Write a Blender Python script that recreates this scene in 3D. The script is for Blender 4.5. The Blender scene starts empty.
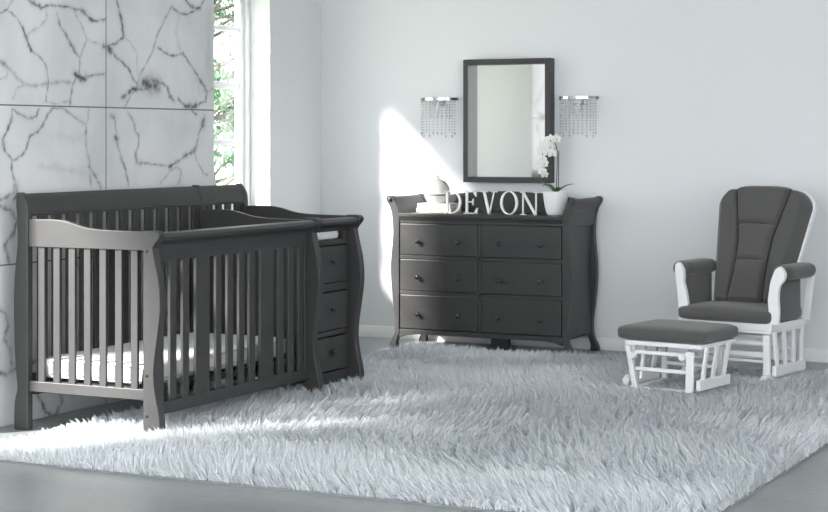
import bpy, bmesh, math, random
import numpy as np
from mathutils import Vector, Matrix
random.seed(7); rng = np.random.default_rng(7)
sc = bpy.context.scene
COL = sc.collection
PI = math.pi

# ------------------------------------------------------------------ helpers
def link(o, parent=None):
    COL.objects.link(o)
    if parent is not None: o.parent = parent
    return o
def tag(o, label, cat, group=None):
    o['label'] = label; o['category'] = cat
    if group: o['group'] = group
    return o
def thing(name, label, cat, loc=(0,0,0), rz=0, group=None):
    o = bpy.data.objects.new(name, None); o.empty_display_size = .1
    o.location = loc; o.rotation_euler = (0,0,rz); link(o)
    return tag(o, label, cat, group)
def obj(name, bm, m, parent=None, bevel=0, seg=2, smooth=True, ang=35, sub=0):
    me = bpy.data.meshes.new(name)
    bmesh.ops.recalc_face_normals(bm, faces=bm.faces)
    bm.to_mesh(me); bm.free()
    for mm in (m if isinstance(m, (list,tuple)) else [m]): me.materials.append(mm)
    o = bpy.data.objects.new(name, me); link(o, parent)
    if smooth:
        me.shade_smooth()
        if not sub:
            try: me.set_sharp_from_angle(angle=math.radians(ang))
            except Exception: pass
    if bevel:
        b = o.modifiers.new('bevel','BEVEL'); b.width = bevel; b.segments = seg
        b.limit_method = 'ANGLE'; b.angle_limit = math.radians(35); b.harden_normals = True
    if sub:
        s = o.modifiers.new('sub','SUBSURF'); s.levels = sub; s.render_levels = sub
    return o
def BM(): return bmesh.new()
def box(bm, x0,x1,y0,y1,z0,z1, mat=0):
    vs = [bm.verts.new((x,y,z)) for z in (z0,z1) for y in (y0,y1) for x in (x0,x1)]
    for f in ((0,2,3,1),(4,5,7,6),(0,1,5,4),(2,6,7,3),(0,4,6,2),(1,3,7,5)):
        bm.faces.new([vs[i] for i in f]).material_index = mat
    return bm
def bx(*a): return box(BM(), *a)
def prism(bm, pts, axis, a, b):
    """pts 2-D outline; axis 'y': (x,z) extruded over y; 'x': (y,z) over x; 'z': (x,y) over z"""
    def P(p,t):
        return {'y':(p[0],t,p[1]),'x':(t,p[0],p[1]),'z':(p[0],p[1],t)}[axis]
    n = len(pts)
    A = [bm.verts.new(P(p,a)) for p in pts]; B = [bm.verts.new(P(p,b)) for p in pts]
    for i in range(n):
        j = (i+1) % n; bm.faces.new((A[i],A[j],B[j],B[i]))
    fa = bm.faces.new(A); fb = bm.faces.new(B)
    return bm
def tube(bm, pts, r, n=10, caps=True):
    pts = [Vector(p) for p in pts]; rs = r if isinstance(r,(list,tuple)) else [r]*len(pts)
    rings = []; up = Vector((0,0,1))
    for i,p in enumerate(pts):
        d = (pts[min(i+1,len(pts)-1)] - pts[max(i-1,0)]).normalized()
        u = up if abs(d.dot(up)) < .95 else Vector((1,0,0))
        s = d.cross(u).normalized(); t = s.cross(d).normalized()
        rings.append([bm.verts.new(p + (s*math.cos(2*PI*k/n) + t*math.sin(2*PI*k/n))*rs[i]) for k in range(n)])
    for a,b in zip(rings, rings[1:]):
        for k in range(n): bm.faces.new((a[k],a[(k+1)%n],b[(k+1)%n],b[k]))
    if caps: bm.faces.new(rings[0]); bm.faces.new(rings[-1])
    return bm
def lathe(bm, prof, c=(0,0,0), n=32, axis='z'):
    rings = []
    for r,h in prof:
        ring = []
        for k in range(n):
            a = 2*PI*k/n; x,y = r*math.cos(a), r*math.sin(a)
            p = {'z':(x,y,h),'y':(x,h,y),'x':(h,x,y)}[axis]
            ring.append(bm.verts.new((c[0]+p[0],c[1]+p[1],c[2]+p[2])))
        rings.append(ring)
    for a,b in zip(rings, rings[1:]):
        for k in range(n): bm.faces.new((a[k],a[(k+1)%n],b[(k+1)%n],b[k]))
    bm.faces.new(rings[0]); bm.faces.new(rings[-1])
    return bm
def spline(pts, n=6):
    """Catmull-Rom through 2-D or 3-D points"""
    out = []; P = [Vector(p) for p in pts]
    for i in range(len(P)-1):
        p0 = P[max(i-1,0)]; p1 = P[i]; p2 = P[i+1]; p3 = P[min(i+2,len(P)-1)]
        for k in range(n):
            t = k/n
            out.append(.5*((2*p1)+(p2-p0)*t+(2*p0-5*p1+4*p2-p3)*t*t+(3*p1-p0-3*p2+p3)*t**3))
    out.append(P[-1])
    return [tuple(v) for v in out]
def transform(bm, M): bmesh.ops.transform(bm, matrix=M, verts=bm.verts); return bm

# ------------------------------------------------------------------ materials
def mat(name):
    m = bpy.data.materials.new(name); m.use_nodes = True
    nt = m.node_tree; b = nt.nodes['Principled BSDF']
    return m, nt, b
def sset(b, k, v):
    if k in b.inputs: b.inputs[k].default_value = v
def simple(name, col, rough=.5, metal=0, spec=.5, nscale=0, namt=0, bump=0, bscale=200, sheen=0, coat=0):
    m, nt, b = mat(name)
    sset(b,'Base Color',(*col,1)); sset(b,'Roughness',rough); sset(b,'Metallic',metal); sset(b,'Specular IOR Level',spec)
    sset(b,'Sheen Weight',sheen); sset(b,'Coat Weight',coat)
    tc = nt.nodes.new('ShaderNodeTexCoord')
    if namt:
        n = nt.nodes.new('ShaderNodeTexNoise'); n.inputs['Scale'].default_value = nscale; n.inputs['Detail'].default_value = 5
        r = nt.nodes.new('ShaderNodeMix'); r.data_type = 'RGBA'
        r.inputs[6].default_value = (*[c*(1-namt) for c in col],1); r.inputs[7].default_value = (*[min(1,c*(1+namt)) for c in col],1)
        nt.links.new(tc.outputs['Object'], n.inputs['Vector']); nt.links.new(n.outputs['Fac'], r.inputs[0])
        nt.links.new(r.outputs[2], b.inputs['Base Color'])
    if bump:
        n2 = nt.nodes.new('ShaderNodeTexNoise'); n2.inputs['Scale'].default_value = bscale; n2.inputs['Detail'].default_value = 3
        bp = nt.nodes.new('ShaderNodeBump'); bp.inputs['Strength'].default_value = bump; bp.inputs['Distance'].default_value = .002
        nt.links.new(tc.outputs['Object'], n2.inputs['Vector']); nt.links.new(n2.outputs['Fac'], bp.inputs['Height'])
        nt.links.new(bp.outputs['Normal'], b.inputs['Normal'])
    return m
CHAR = simple('charcoal_paint', (.034,.034,.0345), .42, nscale=9, namt=.08, bump=.05, bscale=60)
DARKGAP = simple('dark_recess', (.012,.012,.012), .8)
WALL = simple('white_wall_paint', (.72,.74,.755), .75, bump=.08, bscale=120)
WHITEP = simple('white_paint', (.80,.81,.82), .4)
CEILM = simple('ceiling_paint', (.82,.83,.84), .8)
FABRIC = simple('charcoal_fabric', (.078,.076,.075), .85, nscale=400, namt=.15, bump=.5, bscale=900, sheen=.25)
PIPING = simple('dark_piping', (.018,.018,.018), .8)
SHEET = simple('white_sheet', (.86,.86,.86), .8, bump=.2, bscale=60)
LETTER = simple('white_letter', (.86,.86,.85), .4)
CERAM = simple('white_ceramic', (.62,.61,.59), .35, nscale=30, namt=.03)
GROOVE = simple('ceramic_groove', (.16,.15,.14), .6)
CHROME = simple('chrome', (.55,.55,.56), .10, metal=1)
BLACKP = simple('black_plastic', (.012,.012,.012), .35)
KNOB = simple('dark_knob', (.022,.022,.023), .3)
COVER1 = simple('white_book_cover', (.68,.67,.66), .5)
COVER2 = simple('beige_book_cover', (.55,.51,.45), .6)
PAPER = simple('book_pages', (.78,.75,.70), .8)
PETAL = simple('orchid_petal', (.85,.85,.82), .55)
LEAF = simple('orchid_leaf', (.035,.12,.03), .35)
STEM = simple('orchid_stem', (.05,.055,.04), .5)
SOIL = simple('bark_soil', (.06,.045,.03), .9)
MIRROR = simple('mirror_silver', (.80,.80,.79), .05, metal=1)
BARK = simple('tree_bark', (.09,.08,.07), .9, nscale=8, namt=.3)
TLEAF = simple('tree_leaf', (.06,.15,.07), .6, nscale=3, namt=.35)
GROUND = simple('garden_ground', (.22,.27,.15), .9, nscale=2, namt=.2)
SPRING = simple('spring_steel', (.08,.08,.08), .4, metal=1)

def floor_material():
    m, nt, b = mat('polished_concrete'); N = nt.nodes; L = nt.links
    tc = N.new('ShaderNodeTexCoord'); mp = N.new('ShaderNodeMapping'); mp.inputs['Scale'].default_value = (.7,1.6,1)
    n1 = N.new('ShaderNodeTexNoise'); n1.inputs['Scale'].default_value = 1.6; n1.inputs['Detail'].default_value = 8; n1.inputs['Roughness'].default_value = .62
    n2 = N.new('ShaderNodeTexNoise'); n2.inputs['Scale'].default_value = 22; n2.inputs['Detail'].default_value = 6
    cr = N.new('ShaderNodeValToRGB'); cr.color_ramp.elements[0].position = .3; cr.color_ramp.elements[1].position = .72
    cr.color_ramp.elements[0].color = (.155,.175,.18,1); cr.color_ramp.elements[1].color = (.27,.285,.285,1)
    mx = N.new('ShaderNodeMix'); mx.data_type = 'RGBA'; mx.blend_type = 'OVERLAY'; mx.inputs[0].default_value = .25
    L.new(tc.outputs['Object'], mp.inputs[0]); L.new(mp.outputs[0], n1.inputs['Vector']); L.new(mp.outputs[0], n2.inputs['Vector'])
    L.new(n1.outputs['Fac'], cr.inputs[0]); L.new(cr.outputs[0], mx.inputs[6]); L.new(n2.outputs['Fac'], mx.inputs[7])
    L.new(mx.outputs[2], b.inputs['Base Color'])
    rr = N.new('ShaderNodeMapRange'); rr.inputs['To Min'].default_value = .22; rr.inputs['To Max'].default_value = .42
    L.new(n1.outputs['Fac'], rr.inputs['Value']); L.new(rr.outputs[0], b.inputs['Roughness'])
    return m
FLOOR = floor_material()

def marble_material():
    m, nt, b = mat('white_marble'); N = nt.nodes; L = nt.links
    tc = N.new('ShaderNodeTexCoord')
    n1 = N.new('ShaderNodeTexNoise'); n1.inputs['Scale'].default_value = 1.7; n1.inputs['Detail'].default_value = 7; n1.inputs['Distortion'].default_value = .6
    cr = N.new('ShaderNodeValToRGB'); cr.color_ramp.elements[0].position = .32; cr.color_ramp.elements[1].position = .62
    cr.color_ramp.elements[0].color = (.56,.575,.585,1); cr.color_ramp.elements[1].color = (.70,.71,.715,1)
    mp = N.new('ShaderNodeMapping'); mp.inputs['Scale'].default_value = (1,14,1.2)
    n2 = N.new('ShaderNodeTexNoise'); n2.inputs['Scale'].default_value = 2.2; n2.inputs['Detail'].default_value = 5
    mul = N.new('ShaderNodeMix'); mul.data_type = 'RGBA'; mul.blend_type = 'MULTIPLY'; mul.inputs[0].default_value = .07
    L.new(tc.outputs['Object'], n1.inputs['Vector']); L.new(tc.outputs['Object'], mp.inputs[0]); L.new(mp.outputs[0], n2.inputs['Vector'])
    L.new(n1.outputs['Fac'], cr.inputs[0]); L.new(cr.outputs[0], mul.inputs[6]); L.new(n2.outputs['Fac'], mul.inputs[7])
    at = N.new('ShaderNodeAttribute'); at.attribute_name = 'vein'
    n3 = N.new('ShaderNodeTexNoise'); n3.inputs['Scale'].default_value = 30; n3.inputs['Detail'].default_value = 4
    mr = N.new('ShaderNodeMapRange'); mr.inputs['From Min'].default_value = .3; mr.inputs['From Max'].default_value = .7; mr.inputs['To Min'].default_value = .45; mr.inputs['To Max'].default_value = 1.25
    L.new(tc.outputs['Object'], n3.inputs['Vector']); L.new(n3.outputs['Fac'], mr.inputs['Value'])
    ml = N.new('ShaderNodeMath'); ml.operation = 'MULTIPLY'; ml.use_clamp = True
    L.new(at.outputs['Fac'], ml.inputs[0]); L.new(mr.outputs[0], ml.inputs[1])
    v = N.new('ShaderNodeMix'); v.data_type = 'RGBA'; v.inputs[7].default_value = (.07,.07,.072,1)
    L.new(ml.outputs[0], v.inputs[0]); L.new(mul.outputs[2], v.inputs[6]); L.new(v.outputs[2], b.inputs['Base Color'])
    sset(b,'Roughness',.33)
    return m
MARBLE = marble_material()
JOINT = simple('tile_joint', (.16,.165,.17), .8)

def glass_pane():
    m = bpy.data.materials.new('window_glass'); m.use_nodes = True; nt = m.node_tree; nt.nodes.clear()
    o = nt.nodes.new('ShaderNodeOutputMaterial'); mx = nt.nodes.new('ShaderNodeMixShader')
    t = nt.nodes.new('ShaderNodeBsdfTransparent'); g = nt.nodes.new('ShaderNodeBsdfGlossy'); g.inputs['Roughness'].default_value = .0
    mx.inputs[0].default_value = .06
    nt.links.new(t.outputs[0], mx.inputs[1]); nt.links.new(g.outputs[0], mx.inputs[2])
    nt.links.new(mx.outputs[0], o.inputs[0]); return m
PANE = glass_pane()
def crystal():
    m = bpy.data.materials.new('crystal'); m.use_nodes = True; nt = m.node_tree; nt.nodes.clear()
    o = nt.nodes.new('ShaderNodeOutputMaterial'); mx = nt.nodes.new('ShaderNodeMixShader'); mx.inputs[0].default_value = .45
    t = nt.nodes.new('ShaderNodeBsdfTransparent'); t.inputs['Color'].default_value = (.93,.94,.95,1)
    g = nt.nodes.new('ShaderNodeBsdfGlossy'); g.inputs['Roughness'].default_value = .08; g.inputs['Color'].default_value = (.85,.86,.87,1)
    nt.links.new(t.outputs[0], mx.inputs[1]); nt.links.new(g.outputs[0], mx.inputs[2]); nt.links.new(mx.outputs[0], o.inputs[0]); return m
CRYSTAL = crystal()
def fur_material():
    m, nt, b = mat('grey_white_fur'); N = nt.nodes; L = nt.links
    sset(b,'Roughness',.75); sset(b,'Specular IOR Level',.25)
    at = N.new('ShaderNodeAttribute'); at.attribute_name = 'tint'
    cr = N.new('ShaderNodeValToRGB'); cr.color_ramp.elements[0].color = (.56,.59,.62,1); cr.color_ramp.elements[1].color = (.80,.825,.85,1)
    L.new(at.outputs['Fac'], cr.inputs[0]); L.new(cr.outputs[0], b.inputs['Base Color'])
    tr = N.new('ShaderNodeBsdfTranslucent'); L.new(cr.outputs[0], tr.inputs['Color'])
    mx = N.new('ShaderNodeMixShader'); mx.inputs[0].default_value = .3
    out = [n for n in N if n.type == 'OUTPUT_MATERIAL'][0]
    L.new(b.outputs[0], mx.inputs[1]); L.new(tr.outputs[0], mx.inputs[2]); L.new(mx.outputs[0], out.inputs[0])
    return m
FUR = fur_material()
RUGBASE = simple('rug_backing', (.20,.21,.22), .95)

# ------------------------------------------------------------------ camera & light
cam = bpy.data.cameras.new('camera'); co = bpy.data.objects.new('camera', cam); link(co)
TH = math.atan(891/1794.)
co.location = (0,0,1.35); co.rotation_euler = (PI/2,0,TH)
cam.sensor_width = 36; cam.lens = 1794/828*36; cam.shift_y = -118/828; cam.clip_end = 200
sc.camera = co
w = bpy.data.worlds.new('sky'); sc.world = w; w.use_nodes = True
bg = w.node_tree.nodes['Background']; bg.inputs[0].default_value = (.97,.978,1,1); bg.inputs[1].default_value = 1.0
sun = bpy.data.lights.new('sun','SUN'); so = bpy.data.objects.new('sun', sun); link(so)
so.rotation_euler = Vector((.76,1,-.81)).to_track_quat('-Z','Y').to_euler()
sun.energy = 5.0; sun.angle = math.radians(7.5); sun.color = (1,.965,.92)
sc.view_settings.view_transform = 'Standard'; sc.view_settings.look = 'None'
sc.view_settings.gamma = 1; sc.view_settings.use_curve_mapping = False
sc.view_settings.exposure = 2.52

# ------------------------------------------------------------------ room
XW, XM, YB = -6.07, -5.455, 10.78      # window wall, marble face, back wall
ZC = 3.0; YF = -1.2; XR = 1.6
def struct(name, bm, m, **k):
    o = obj(name, bm, m, **k); o['kind'] = 'structure'; return o
struct('floor', bx(XW-.25,XR,YF,YB+.2,-.1,0), FLOOR)
struct('ceiling', bx(XW-.25,XR,YF,YB+.2,ZC,ZC+.15), CEILM)
struct('wall_back', bx(XW-.25,XR,YB,YB+.2,0,ZC), WALL)
bm = BM(); box(bm,XR,XR+.2,YF,1.5,0,ZC); box(bm,XR,XR+.2,6.5,YB+.2,0,ZC); box(bm,XR,XR+.2,1.5,6.5,0,.6); box(bm,XR,XR+.2,1.5,6.5,2.7,ZC)  # unseen wall; its opening is added to let sky light onto marble and crib front
struct('wall_right', bm, WALL)
# window wall with two openings
WIN = [(8.60,10.10),(4.20,5.90)]; SILL = {0:(.88,2.36),1:(.55,2.56)}
bm = BM(); T = .17
ys = [YF, WIN[1][0], WIN[1][1], WIN[0][0], WIN[0][1], YB]
for a,b in ((0,1),(2,3),(4,5)): box(bm, XW-T-.06,XW,ys[a],ys[b],0,ZC)
for k,(a,b) in enumerate(WIN):
    box(bm, XW-T-.06,XW,a,b,0,SILL[k][0]); box(bm, XW-T-.06,XW,a,b,SILL[k][1],ZC)
struct('wall_left', bm, WALL)
def window(n, y0, y1):
    ZS, ZH = SILL[n-1]; bm = BM(); xo = XW-T; f = .045
    # outer frame
    box(bm, xo-.05,xo+.02,y0,y0+f,ZS,ZH); box(bm, xo-.05,xo+.02,y1-f,y1,ZS,ZH)
    box(bm, xo-.05,xo+.02,y0+f,y1-f,ZS,ZS+f); box(bm, xo-.05,xo+.02,y0+f,y1-f,ZH-f,ZH)
    o = struct('window_%d' % n, bm, WHITEP, bevel=.004)
    # sash and muntins
    bm = BM(); s = .05; a,b = y0+f,y1-f; c,d = ZS+f,ZH-f
    box(bm, xo-.04,xo,a,a+s,c,d); box(bm, xo-.04,xo,b-s,b,c,d)
    box(bm, xo-.04,xo,a+s,b-s,c,c+s); box(bm, xo-.04,xo,a+s,b-s,d-s,d)
    mid = (a+b)/2
    if n == 1: box(bm, xo-.038,xo-.002,mid-.025,mid+.025,c+s,d-s)
    for z in ((1.325,1.69,2.06) if n == 1 else ()):
        t = .016 if z != 1.69 else .022
        for p,q in ((a+s,mid-.03),(mid+.03,b-s)): box(bm, xo-.034,xo-.006,p,q,z-t,z+t)
    obj('sash', bm, WHITEP, o, bevel=.003)
    obj('glass_pane', bx(xo-.023,xo-.019,a+s,b-s,c+s,d-s), PANE, o)
    obj('window_sill', bx(xo,XW+.03,y0-.0,y1,ZS-.03,ZS), WHITEP, o, bevel=.005)
window(1, *WIN[0]); window(2, *WIN[1])
# projecting marble block: body plus veined facing (one wall)
MY0, MY1 = 6.355, 8.473
struct('wall_left_accent', bx(XW,XM-.012,MY0,MY1,0,ZC), WALL)
# traced veins: polylines in (px,py) of the survey, mapped on the wall plane
f_, s_, c_ = 1794., math.sin(TH), math.cos(TH)
def onwall(px,py):
    a = (px-414)/f_; b = -(py-138)/f_; rx, ry = -s_+a*c_, c_+a*s_
    t = XM/rx; return (ry*t, 1.35+b*t)
VE = []
def V(ox,oy,k,pts,w=.006,d=.8): VE.append(([onwall(ox+p[0]/k, oy+p[1]/k) for p in pts], w, d))
A = (0,0,4.655); B = (104,0,4.571); C = (0,100,5.12); D = (104,100,5.12)
V(*A,[(0,60),(35,45),(75,80),(100,120),(125,180),(145,235),(185,265),(212,300),(225,380),(215,470)],.005,.55)
V(*A,[(103,125),(125,180),(145,235)],.008,.8)
V(*A,[(35,45),(45,20),(60,0)],.005,.3)
V(*A,[(120,-10),(160,15),(190,35),(230,25),(270,25),(330,35),(380,50),(430,95),(475,95),(490,90)],.006,.7)
V(*A,[(150,12),(190,35)],.010,.7); V(*A,[(380,50),(430,95)],.010,.7)
V(*A,[(215,35),(215,90),(180,130),(140,150),(120,180)],.008,.25)
V(*A,[(265,60),(280,120),(325,195),(345,235),(372,270),(370,320),(360,355),(385,368),(430,350),(485,345)],.006,.6)
V(*A,[(350,345),(375,368),(400,362)],.013,.9); V(*A,[(325,195),(345,235)],.009,.6)
V(*A,[(372,270),(385,230),(405,185),(390,140),(360,80),(340,40)],.005,.4)
V(*A,[(405,185),(450,200),(495,215)],.005,.3)
V(*A,[(360,355),(340,390),(330,440),(325,490)],.006,.7)
V(*A,[(0,285),(40,320),(75,355),(120,395),(170,400),(220,390),(290,378),(340,385)],.009,.35)
V(*A,[(0,370),(30,360),(35,320)],.006,.3); V(*A,[(60,460),(80,410),(120,395)],.006,.25)
V(*A,[(210,470),(260,485),(325,470)],.006,.3)
V(*A,[(-20,285),(0,285),(20,300)],.010,.6)
V(*B,[(55,-10),(70,50),(80,100),(92,165),(60,195),(15,215)],.007,.75)
V(*B,[(70,50),(80,100),(92,170)],.011,.6)
V(*B,[(0,210),(15,215),(30,232)],.014,.9)
V(*B,[(15,215),(50,255),(90,290),(115,320),(130,355),(155,385),(175,410)],.007,.65)
V(*B,[(92,165),(125,200),(150,240),(150,320),(160,370)],.005,.25)
V(*B,[(310,30),(280,80),(240,170),(225,230),(195,290),(165,340),(155,385),(120,440),(95,490)],.006,.5)
V(*B,[(310,30),(345,60),(385,65),(440,35),(460,-5)],.006,.6)
V(*B,[(365,-10),(380,12),(400,30),(440,38)],.009,.8)
V(*B,[(245,215),(275,240),(310,255),(360,243),(385,280),(420,335),(450,380),(470,420),(465,465),(420,480),(380,487),(350,465),(340,450)],.006,.65)
V(*B,[(440,368),(470,420)],.009,.6); V(*B,[(370,485),(400,490),(420,482)],.014,.85)
V(*B,[(175,410),(130,405),(110,430),(80,445)],.010,.8)
V(*B,[(185,380),(215,385),(240,388)],.034,.85)
V(*B,[(175,410),(215,395),(265,380),(290,400),(300,440),(320,460)],.009,.7)
V(*B,[(470,420),(495,405),(512,400)],.005,.4); V(*B,[(420,335),(440,440)],.005,.2)
V(*B,[(345,60),(330,150),(350,230)],.012,.15); V(*B,[(480,60),(475,300)],.03,.12)
V(*C,[(65,45),(60,90),(40,150),(15,205),(25,260),(60,305),(62,370),(80,430),(85,470),(70,520)],.006,.65)
V(*C,[(60,90),(40,150)],.009,.7); V(*C,[(15,205),(25,255)],.009,.7)
V(*C,[(62,48),(110,75),(150,95),(185,85),(200,45)],.006,.55)
V(*C,[(265,45),(240,85),(220,130),(190,165),(150,190),(135,250),(110,285),(62,310)],.006,.6)
V(*C,[(265,45),(310,40),(350,65),(400,100),(440,125),(440,190),(440,230),(460,330),(465,440)],.006,.5)
V(*C,[(455,45),(450,100),(440,125)],.005,.4); V(*C,[(455,340),(490,390),(515,445)],.007,.6)
V(*C,[(200,340),(300,350),(430,370)],.02,.12); V(*C,[(300,180),(380,200),(440,180)],.02,.1)
V(*C,[(80,440),(85,480)],.015,.8); V(*C,[(80,470),(30,500),(0,512)],.007,.5)
V(*D,[(40,80),(58,110),(65,210),(85,290),(105,340),(120,400),(125,440)],.006,.6)
V(*D,[(60,190),(68,220)],.011,.8); V(*D,[(85,290),(105,340)],.008,.5); V(*D,[(38,80),(55,92)],.010,.6)
V(*D,[(120,60),(150,110),(165,170),(178,180),(175,240),(160,290),(165,320),(190,322),(260,330),(335,340),(370,320),(410,290),(460,265),(475,230),(490,160),(512,110),(515,75)],.006,.5)
V(*D,[(162,270),(168,320),(190,323)],.010,.6); V(*D,[(335,340),(375,315)],.009,.7)
V(*D,[(410,290),(460,262)],.010,.7); V(*D,[(505,125),(514,95)],.015,.7); V(*D,[(462,262),(475,235)],.012,.6)
V(*D,[(460,265),(475,310),(510,375),(530,385)],.005,.4); V(*D,[(335,365),(370,345),(395,355),(390,400),(380,430)],.006,.4)
V(*D,[(430,30),(455,60),(475,75)],.008,.5); V(*D,[(290,425),(320,390),(345,350)],.005,.3)
V(0,200,1,[(0,6),(10,10),(17,20),(14,33),(5,45),(9,62)],.010,.55)
V(0,200,1,[(-4,108),(6,114),(8,126),(4,140),(10,150),(12,165)],.008,.45)
V(0,200,1,[(-4,172),(6,175),(16,168),(40,160)],.010,.6)
V(0,200,1,[(33,185),(40,200),(46,212),(60,220)],.010,.7); V(0,200,1,[(60,190),(62,202),(56,214)],.010,.6)
V(0,200,1,[(75,60),(90,90),(84,120),(110,150)],.007,.5); V(0,200,1,[(170,20),(178,60),(160,100),(185,150)],.008,.5)
def densify(p, n=4, amp=.0035):
    P = []
    for (a,b),(c,d) in zip(p, p[1:]):
        L = math.hypot(c-a,d-b); nn = max(1, min(n, int(L/.012)))
        for k in range(nn):
            t = k/nn; j = amp if k else amp*.3
            P.append((a+(c-a)*t+random.uniform(-j,j), b+(d-b)*t+random.uniform(-j,j)))
    P.append(p[-1]); return np.array(P)
ST = .0055
gy = np.arange(MY0, MY1+ST*.5, ST); gz = np.arange(0, ZC-.6, ST); gy[-1] = MY1
GY, GZ = np.meshgrid(gy, gz); vein = np.zeros(GY.shape)
for pts, wd, dk in VE:
    P = densify(pts)
    nseg = len(P)-1
    for i in range(nseg):
        a = P[i]; b = P[i+1]; m = wd*3+.005
        i0,i1 = np.searchsorted(gy, [min(a[0],b[0])-m, max(a[0],b[0])+m]); j0,j1 = np.searchsorted(gz, [min(a[1],b[1])-m, max(a[1],b[1])+m])
        if i1 <= i0 or j1 <= j0: continue
        yy = GY[j0:j1,i0:i1]; zz = GZ[j0:j1,i0:i1]; d = b-a; l2 = max(d@d, 1e-9)
        t = np.clip(((yy-a[0])*d[0]+(zz-a[1])*d[1])/l2, 0, 1)
        dist = np.hypot(yy-a[0]-t*d[0], zz-a[1]-t*d[1])
        wv = wd*1.02*(.75+.4*math.sin(i*1.7+len(pts)))
        val = 1.35*dk*(np.exp(-(dist/wv)**2)*.85 + .17*np.exp(-(dist/(wd*2.4))**2))
        vein[j0:j1,i0:i1] = np.maximum(vein[j0:j1,i0:i1], np.minimum(val,1))
ny, nz = len(gy), len(gz)
verts = np.stack([np.full(GY.size, XM), GY.ravel(), GZ.ravel()], 1)
idx = np.arange(ny*nz).reshape(nz,ny)
q = np.stack([idx[:-1,:-1].ravel(), idx[:-1,1:].ravel(), idx[1:,1:].ravel(), idx[1:,:-1].ravel()],1)
def np_mesh(name, verts, faces, k, m):
    me = bpy.data.meshes.new(name)
    me.vertices.add(len(verts)); me.vertices.foreach_set('co', verts.astype(np.float32).ravel())
    me.loops.add(faces.size); me.loops.foreach_set('vertex_index', faces.astype(np.int32).ravel())
    me.polygons.add(len(faces)); me.polygons.foreach_set('loop_start', (np.arange(len(faces))*k).astype(np.int32))
    me.update(calc_edges=True); me.materials.append(m); return me
me = np_mesh('wall_left_marble', verts, q, 4, MARBLE)
at = me.attributes.new('vein','FLOAT','POINT'); at.data.foreach_set('value', vein.ravel().astype(np.float32))
mo = link(bpy.data.objects.new('wall_left_marble', me)); mo['kind'] = 'structure'
md = mo.modifiers.new('thick','SOLIDIFY'); md.thickness = .012; md.offset = -1
bm = BM(); e = .0008
for z in (.755,1.505,2.255): box(bm, XM-.002,XM+e,MY0,MY1,z-.0035,z+.0035)
for y in (7.466,): box(bm, XM-.002,XM+e,y-.003,y+.003,0,2.38)
o = obj('tile_joint', bm, JOINT, mo)
# baseboards
bm = BM(); prism(bm, [(YB,0),(YB-.018,0),(YB-.018,.062),(YB-.010,.075),(YB,.078)], 'x', XW+.0, XR); struct('baseboard_back', bm, WHITEP)
bm = BM(); prism(bm, [(XW,0),(XW+.018,0),(XW+.018,.062),(XW+.010,.075),(XW,.078)], 'y', MY1, YB-.018); struct('baseboard_left', bm, WHITEP)

# ------------------------------------------------------------------ garden outside the windows
o = obj('garden_ground', bx(-60,XW-.3,-30,60,-.35,-.3), GROUND); o['kind'] = 'structure'
def tree(x, y, label, seed, dens):
    R = random.Random(seed)
    t = thing('garden_tree', label, 'tree', (x,y,-.3), group=None)
    bm = BM(); tube(bm, spline([(0,0,0),(.05,.03,.9),(-.05,0,1.9),(.04,.02,3.1),(0,0,4.2)],4), [.10-.0045*i for i in range(17)], 8)
    tips = []
    for k in range(64):
        z = R.uniform(1.0,4.1); a = R.uniform(0,2*PI); L = R.uniform(.6,1.5)
        p0 = Vector((0,0,z)); p2 = p0+Vector((math.cos(a)*L, math.sin(a)*L, R.uniform(.0,.5))); p1 = (p0+p2)/2+Vector((0,0,.1))
        tube(bm, [p0,p1,p2], [.022,.013,.004], 5); tips += [(p1,p2)]
    obj('trunk', bm, BARK, t)
    bm = BM()
    for k in range(dens):
        a,b = R.choice(tips); p = a.lerp(b, R.random()*1.15)+Vector((R.gauss(0,.10),R.gauss(0,.10),R.gauss(0,.09)))
        M = Matrix.Translation(p) @ Matrix.Rotation(R.uniform(0,2*PI),4,'Z') @ Matrix.Rotation(R.uniform(-1.2,1.2),4,'X')
        L = R.uniform(.045,.085); W = L*.5
        vs = [bm.verts.new(M @ Vector(v)) for v in ((0,0,0),(W/2,L*.45,.004),(0,L,0),(-W/2,L*.45,.004))]; bm.faces.new(vs)
    obj('foliage', bm, TLEAF, t)
tree(-9.98, 15.35, 'slender green leafy tree seen through the window beside the marble wall', 3, 20000)

# ------------------------------------------------------------------ crib with changer
CR = thing('convertible_crib', 'charcoal convertible crib with slatted sides and attached three-drawer changing table', 'crib', (0,0,0))
XF, XBk = -4.60, -5.36        # front and back planes
def outline(inner, outer):    # closed outline: inner edge straight, outer edge points (offset, z) bottom->top
    return inner + outer
# front post profile (x,z): straight inner edge, wavy outer
def post_profile(xi, sgn, hs, top):
    pts = spline([(xi+sgn*o_, z_) for o_,z_ in hs], 5)
    cap = spline([(xi+sgn*o_, z_) for o_,z_ in top], 4)
    return pts + cap[1:] 
FP = [(.090,0),(.090,.06),(.084,.12),(.066,.20),(.056,.28),(.060,.36),(.078,.48),(.091,.59),(.084,.70),(.062,.80),(.050,.86)]
FT = [(.050,.86),(.066,.882),(.082,.900),(.088,.916),(.080,.930),(.060,.936),(.0,.936)]
def front_post(y0, y1, name='post', parent=None, xi=-4.636):
    pts = [(xi,0)] + post_profile(xi, 1, FP, FT)
    return obj(name, prism(BM(), pts, 'y', y0, y1), CHAR, parent, bevel=.004)
BP = [(.078,0),(.080,.06),(.076,.13),(.062,.19),(.068,.26),(.075,.34),(.080,.48),(.082,.62),(.074,.74),(.062,.85),(.060,.93),(.064,1.00),(.068,1.04),(.068,1.065)]
BT = [(.068,1.065),(.066,1.088),(.055,1.098),(.038,1.092),(.018,1.068),(.004,1.035),(0,.99)]
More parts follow.
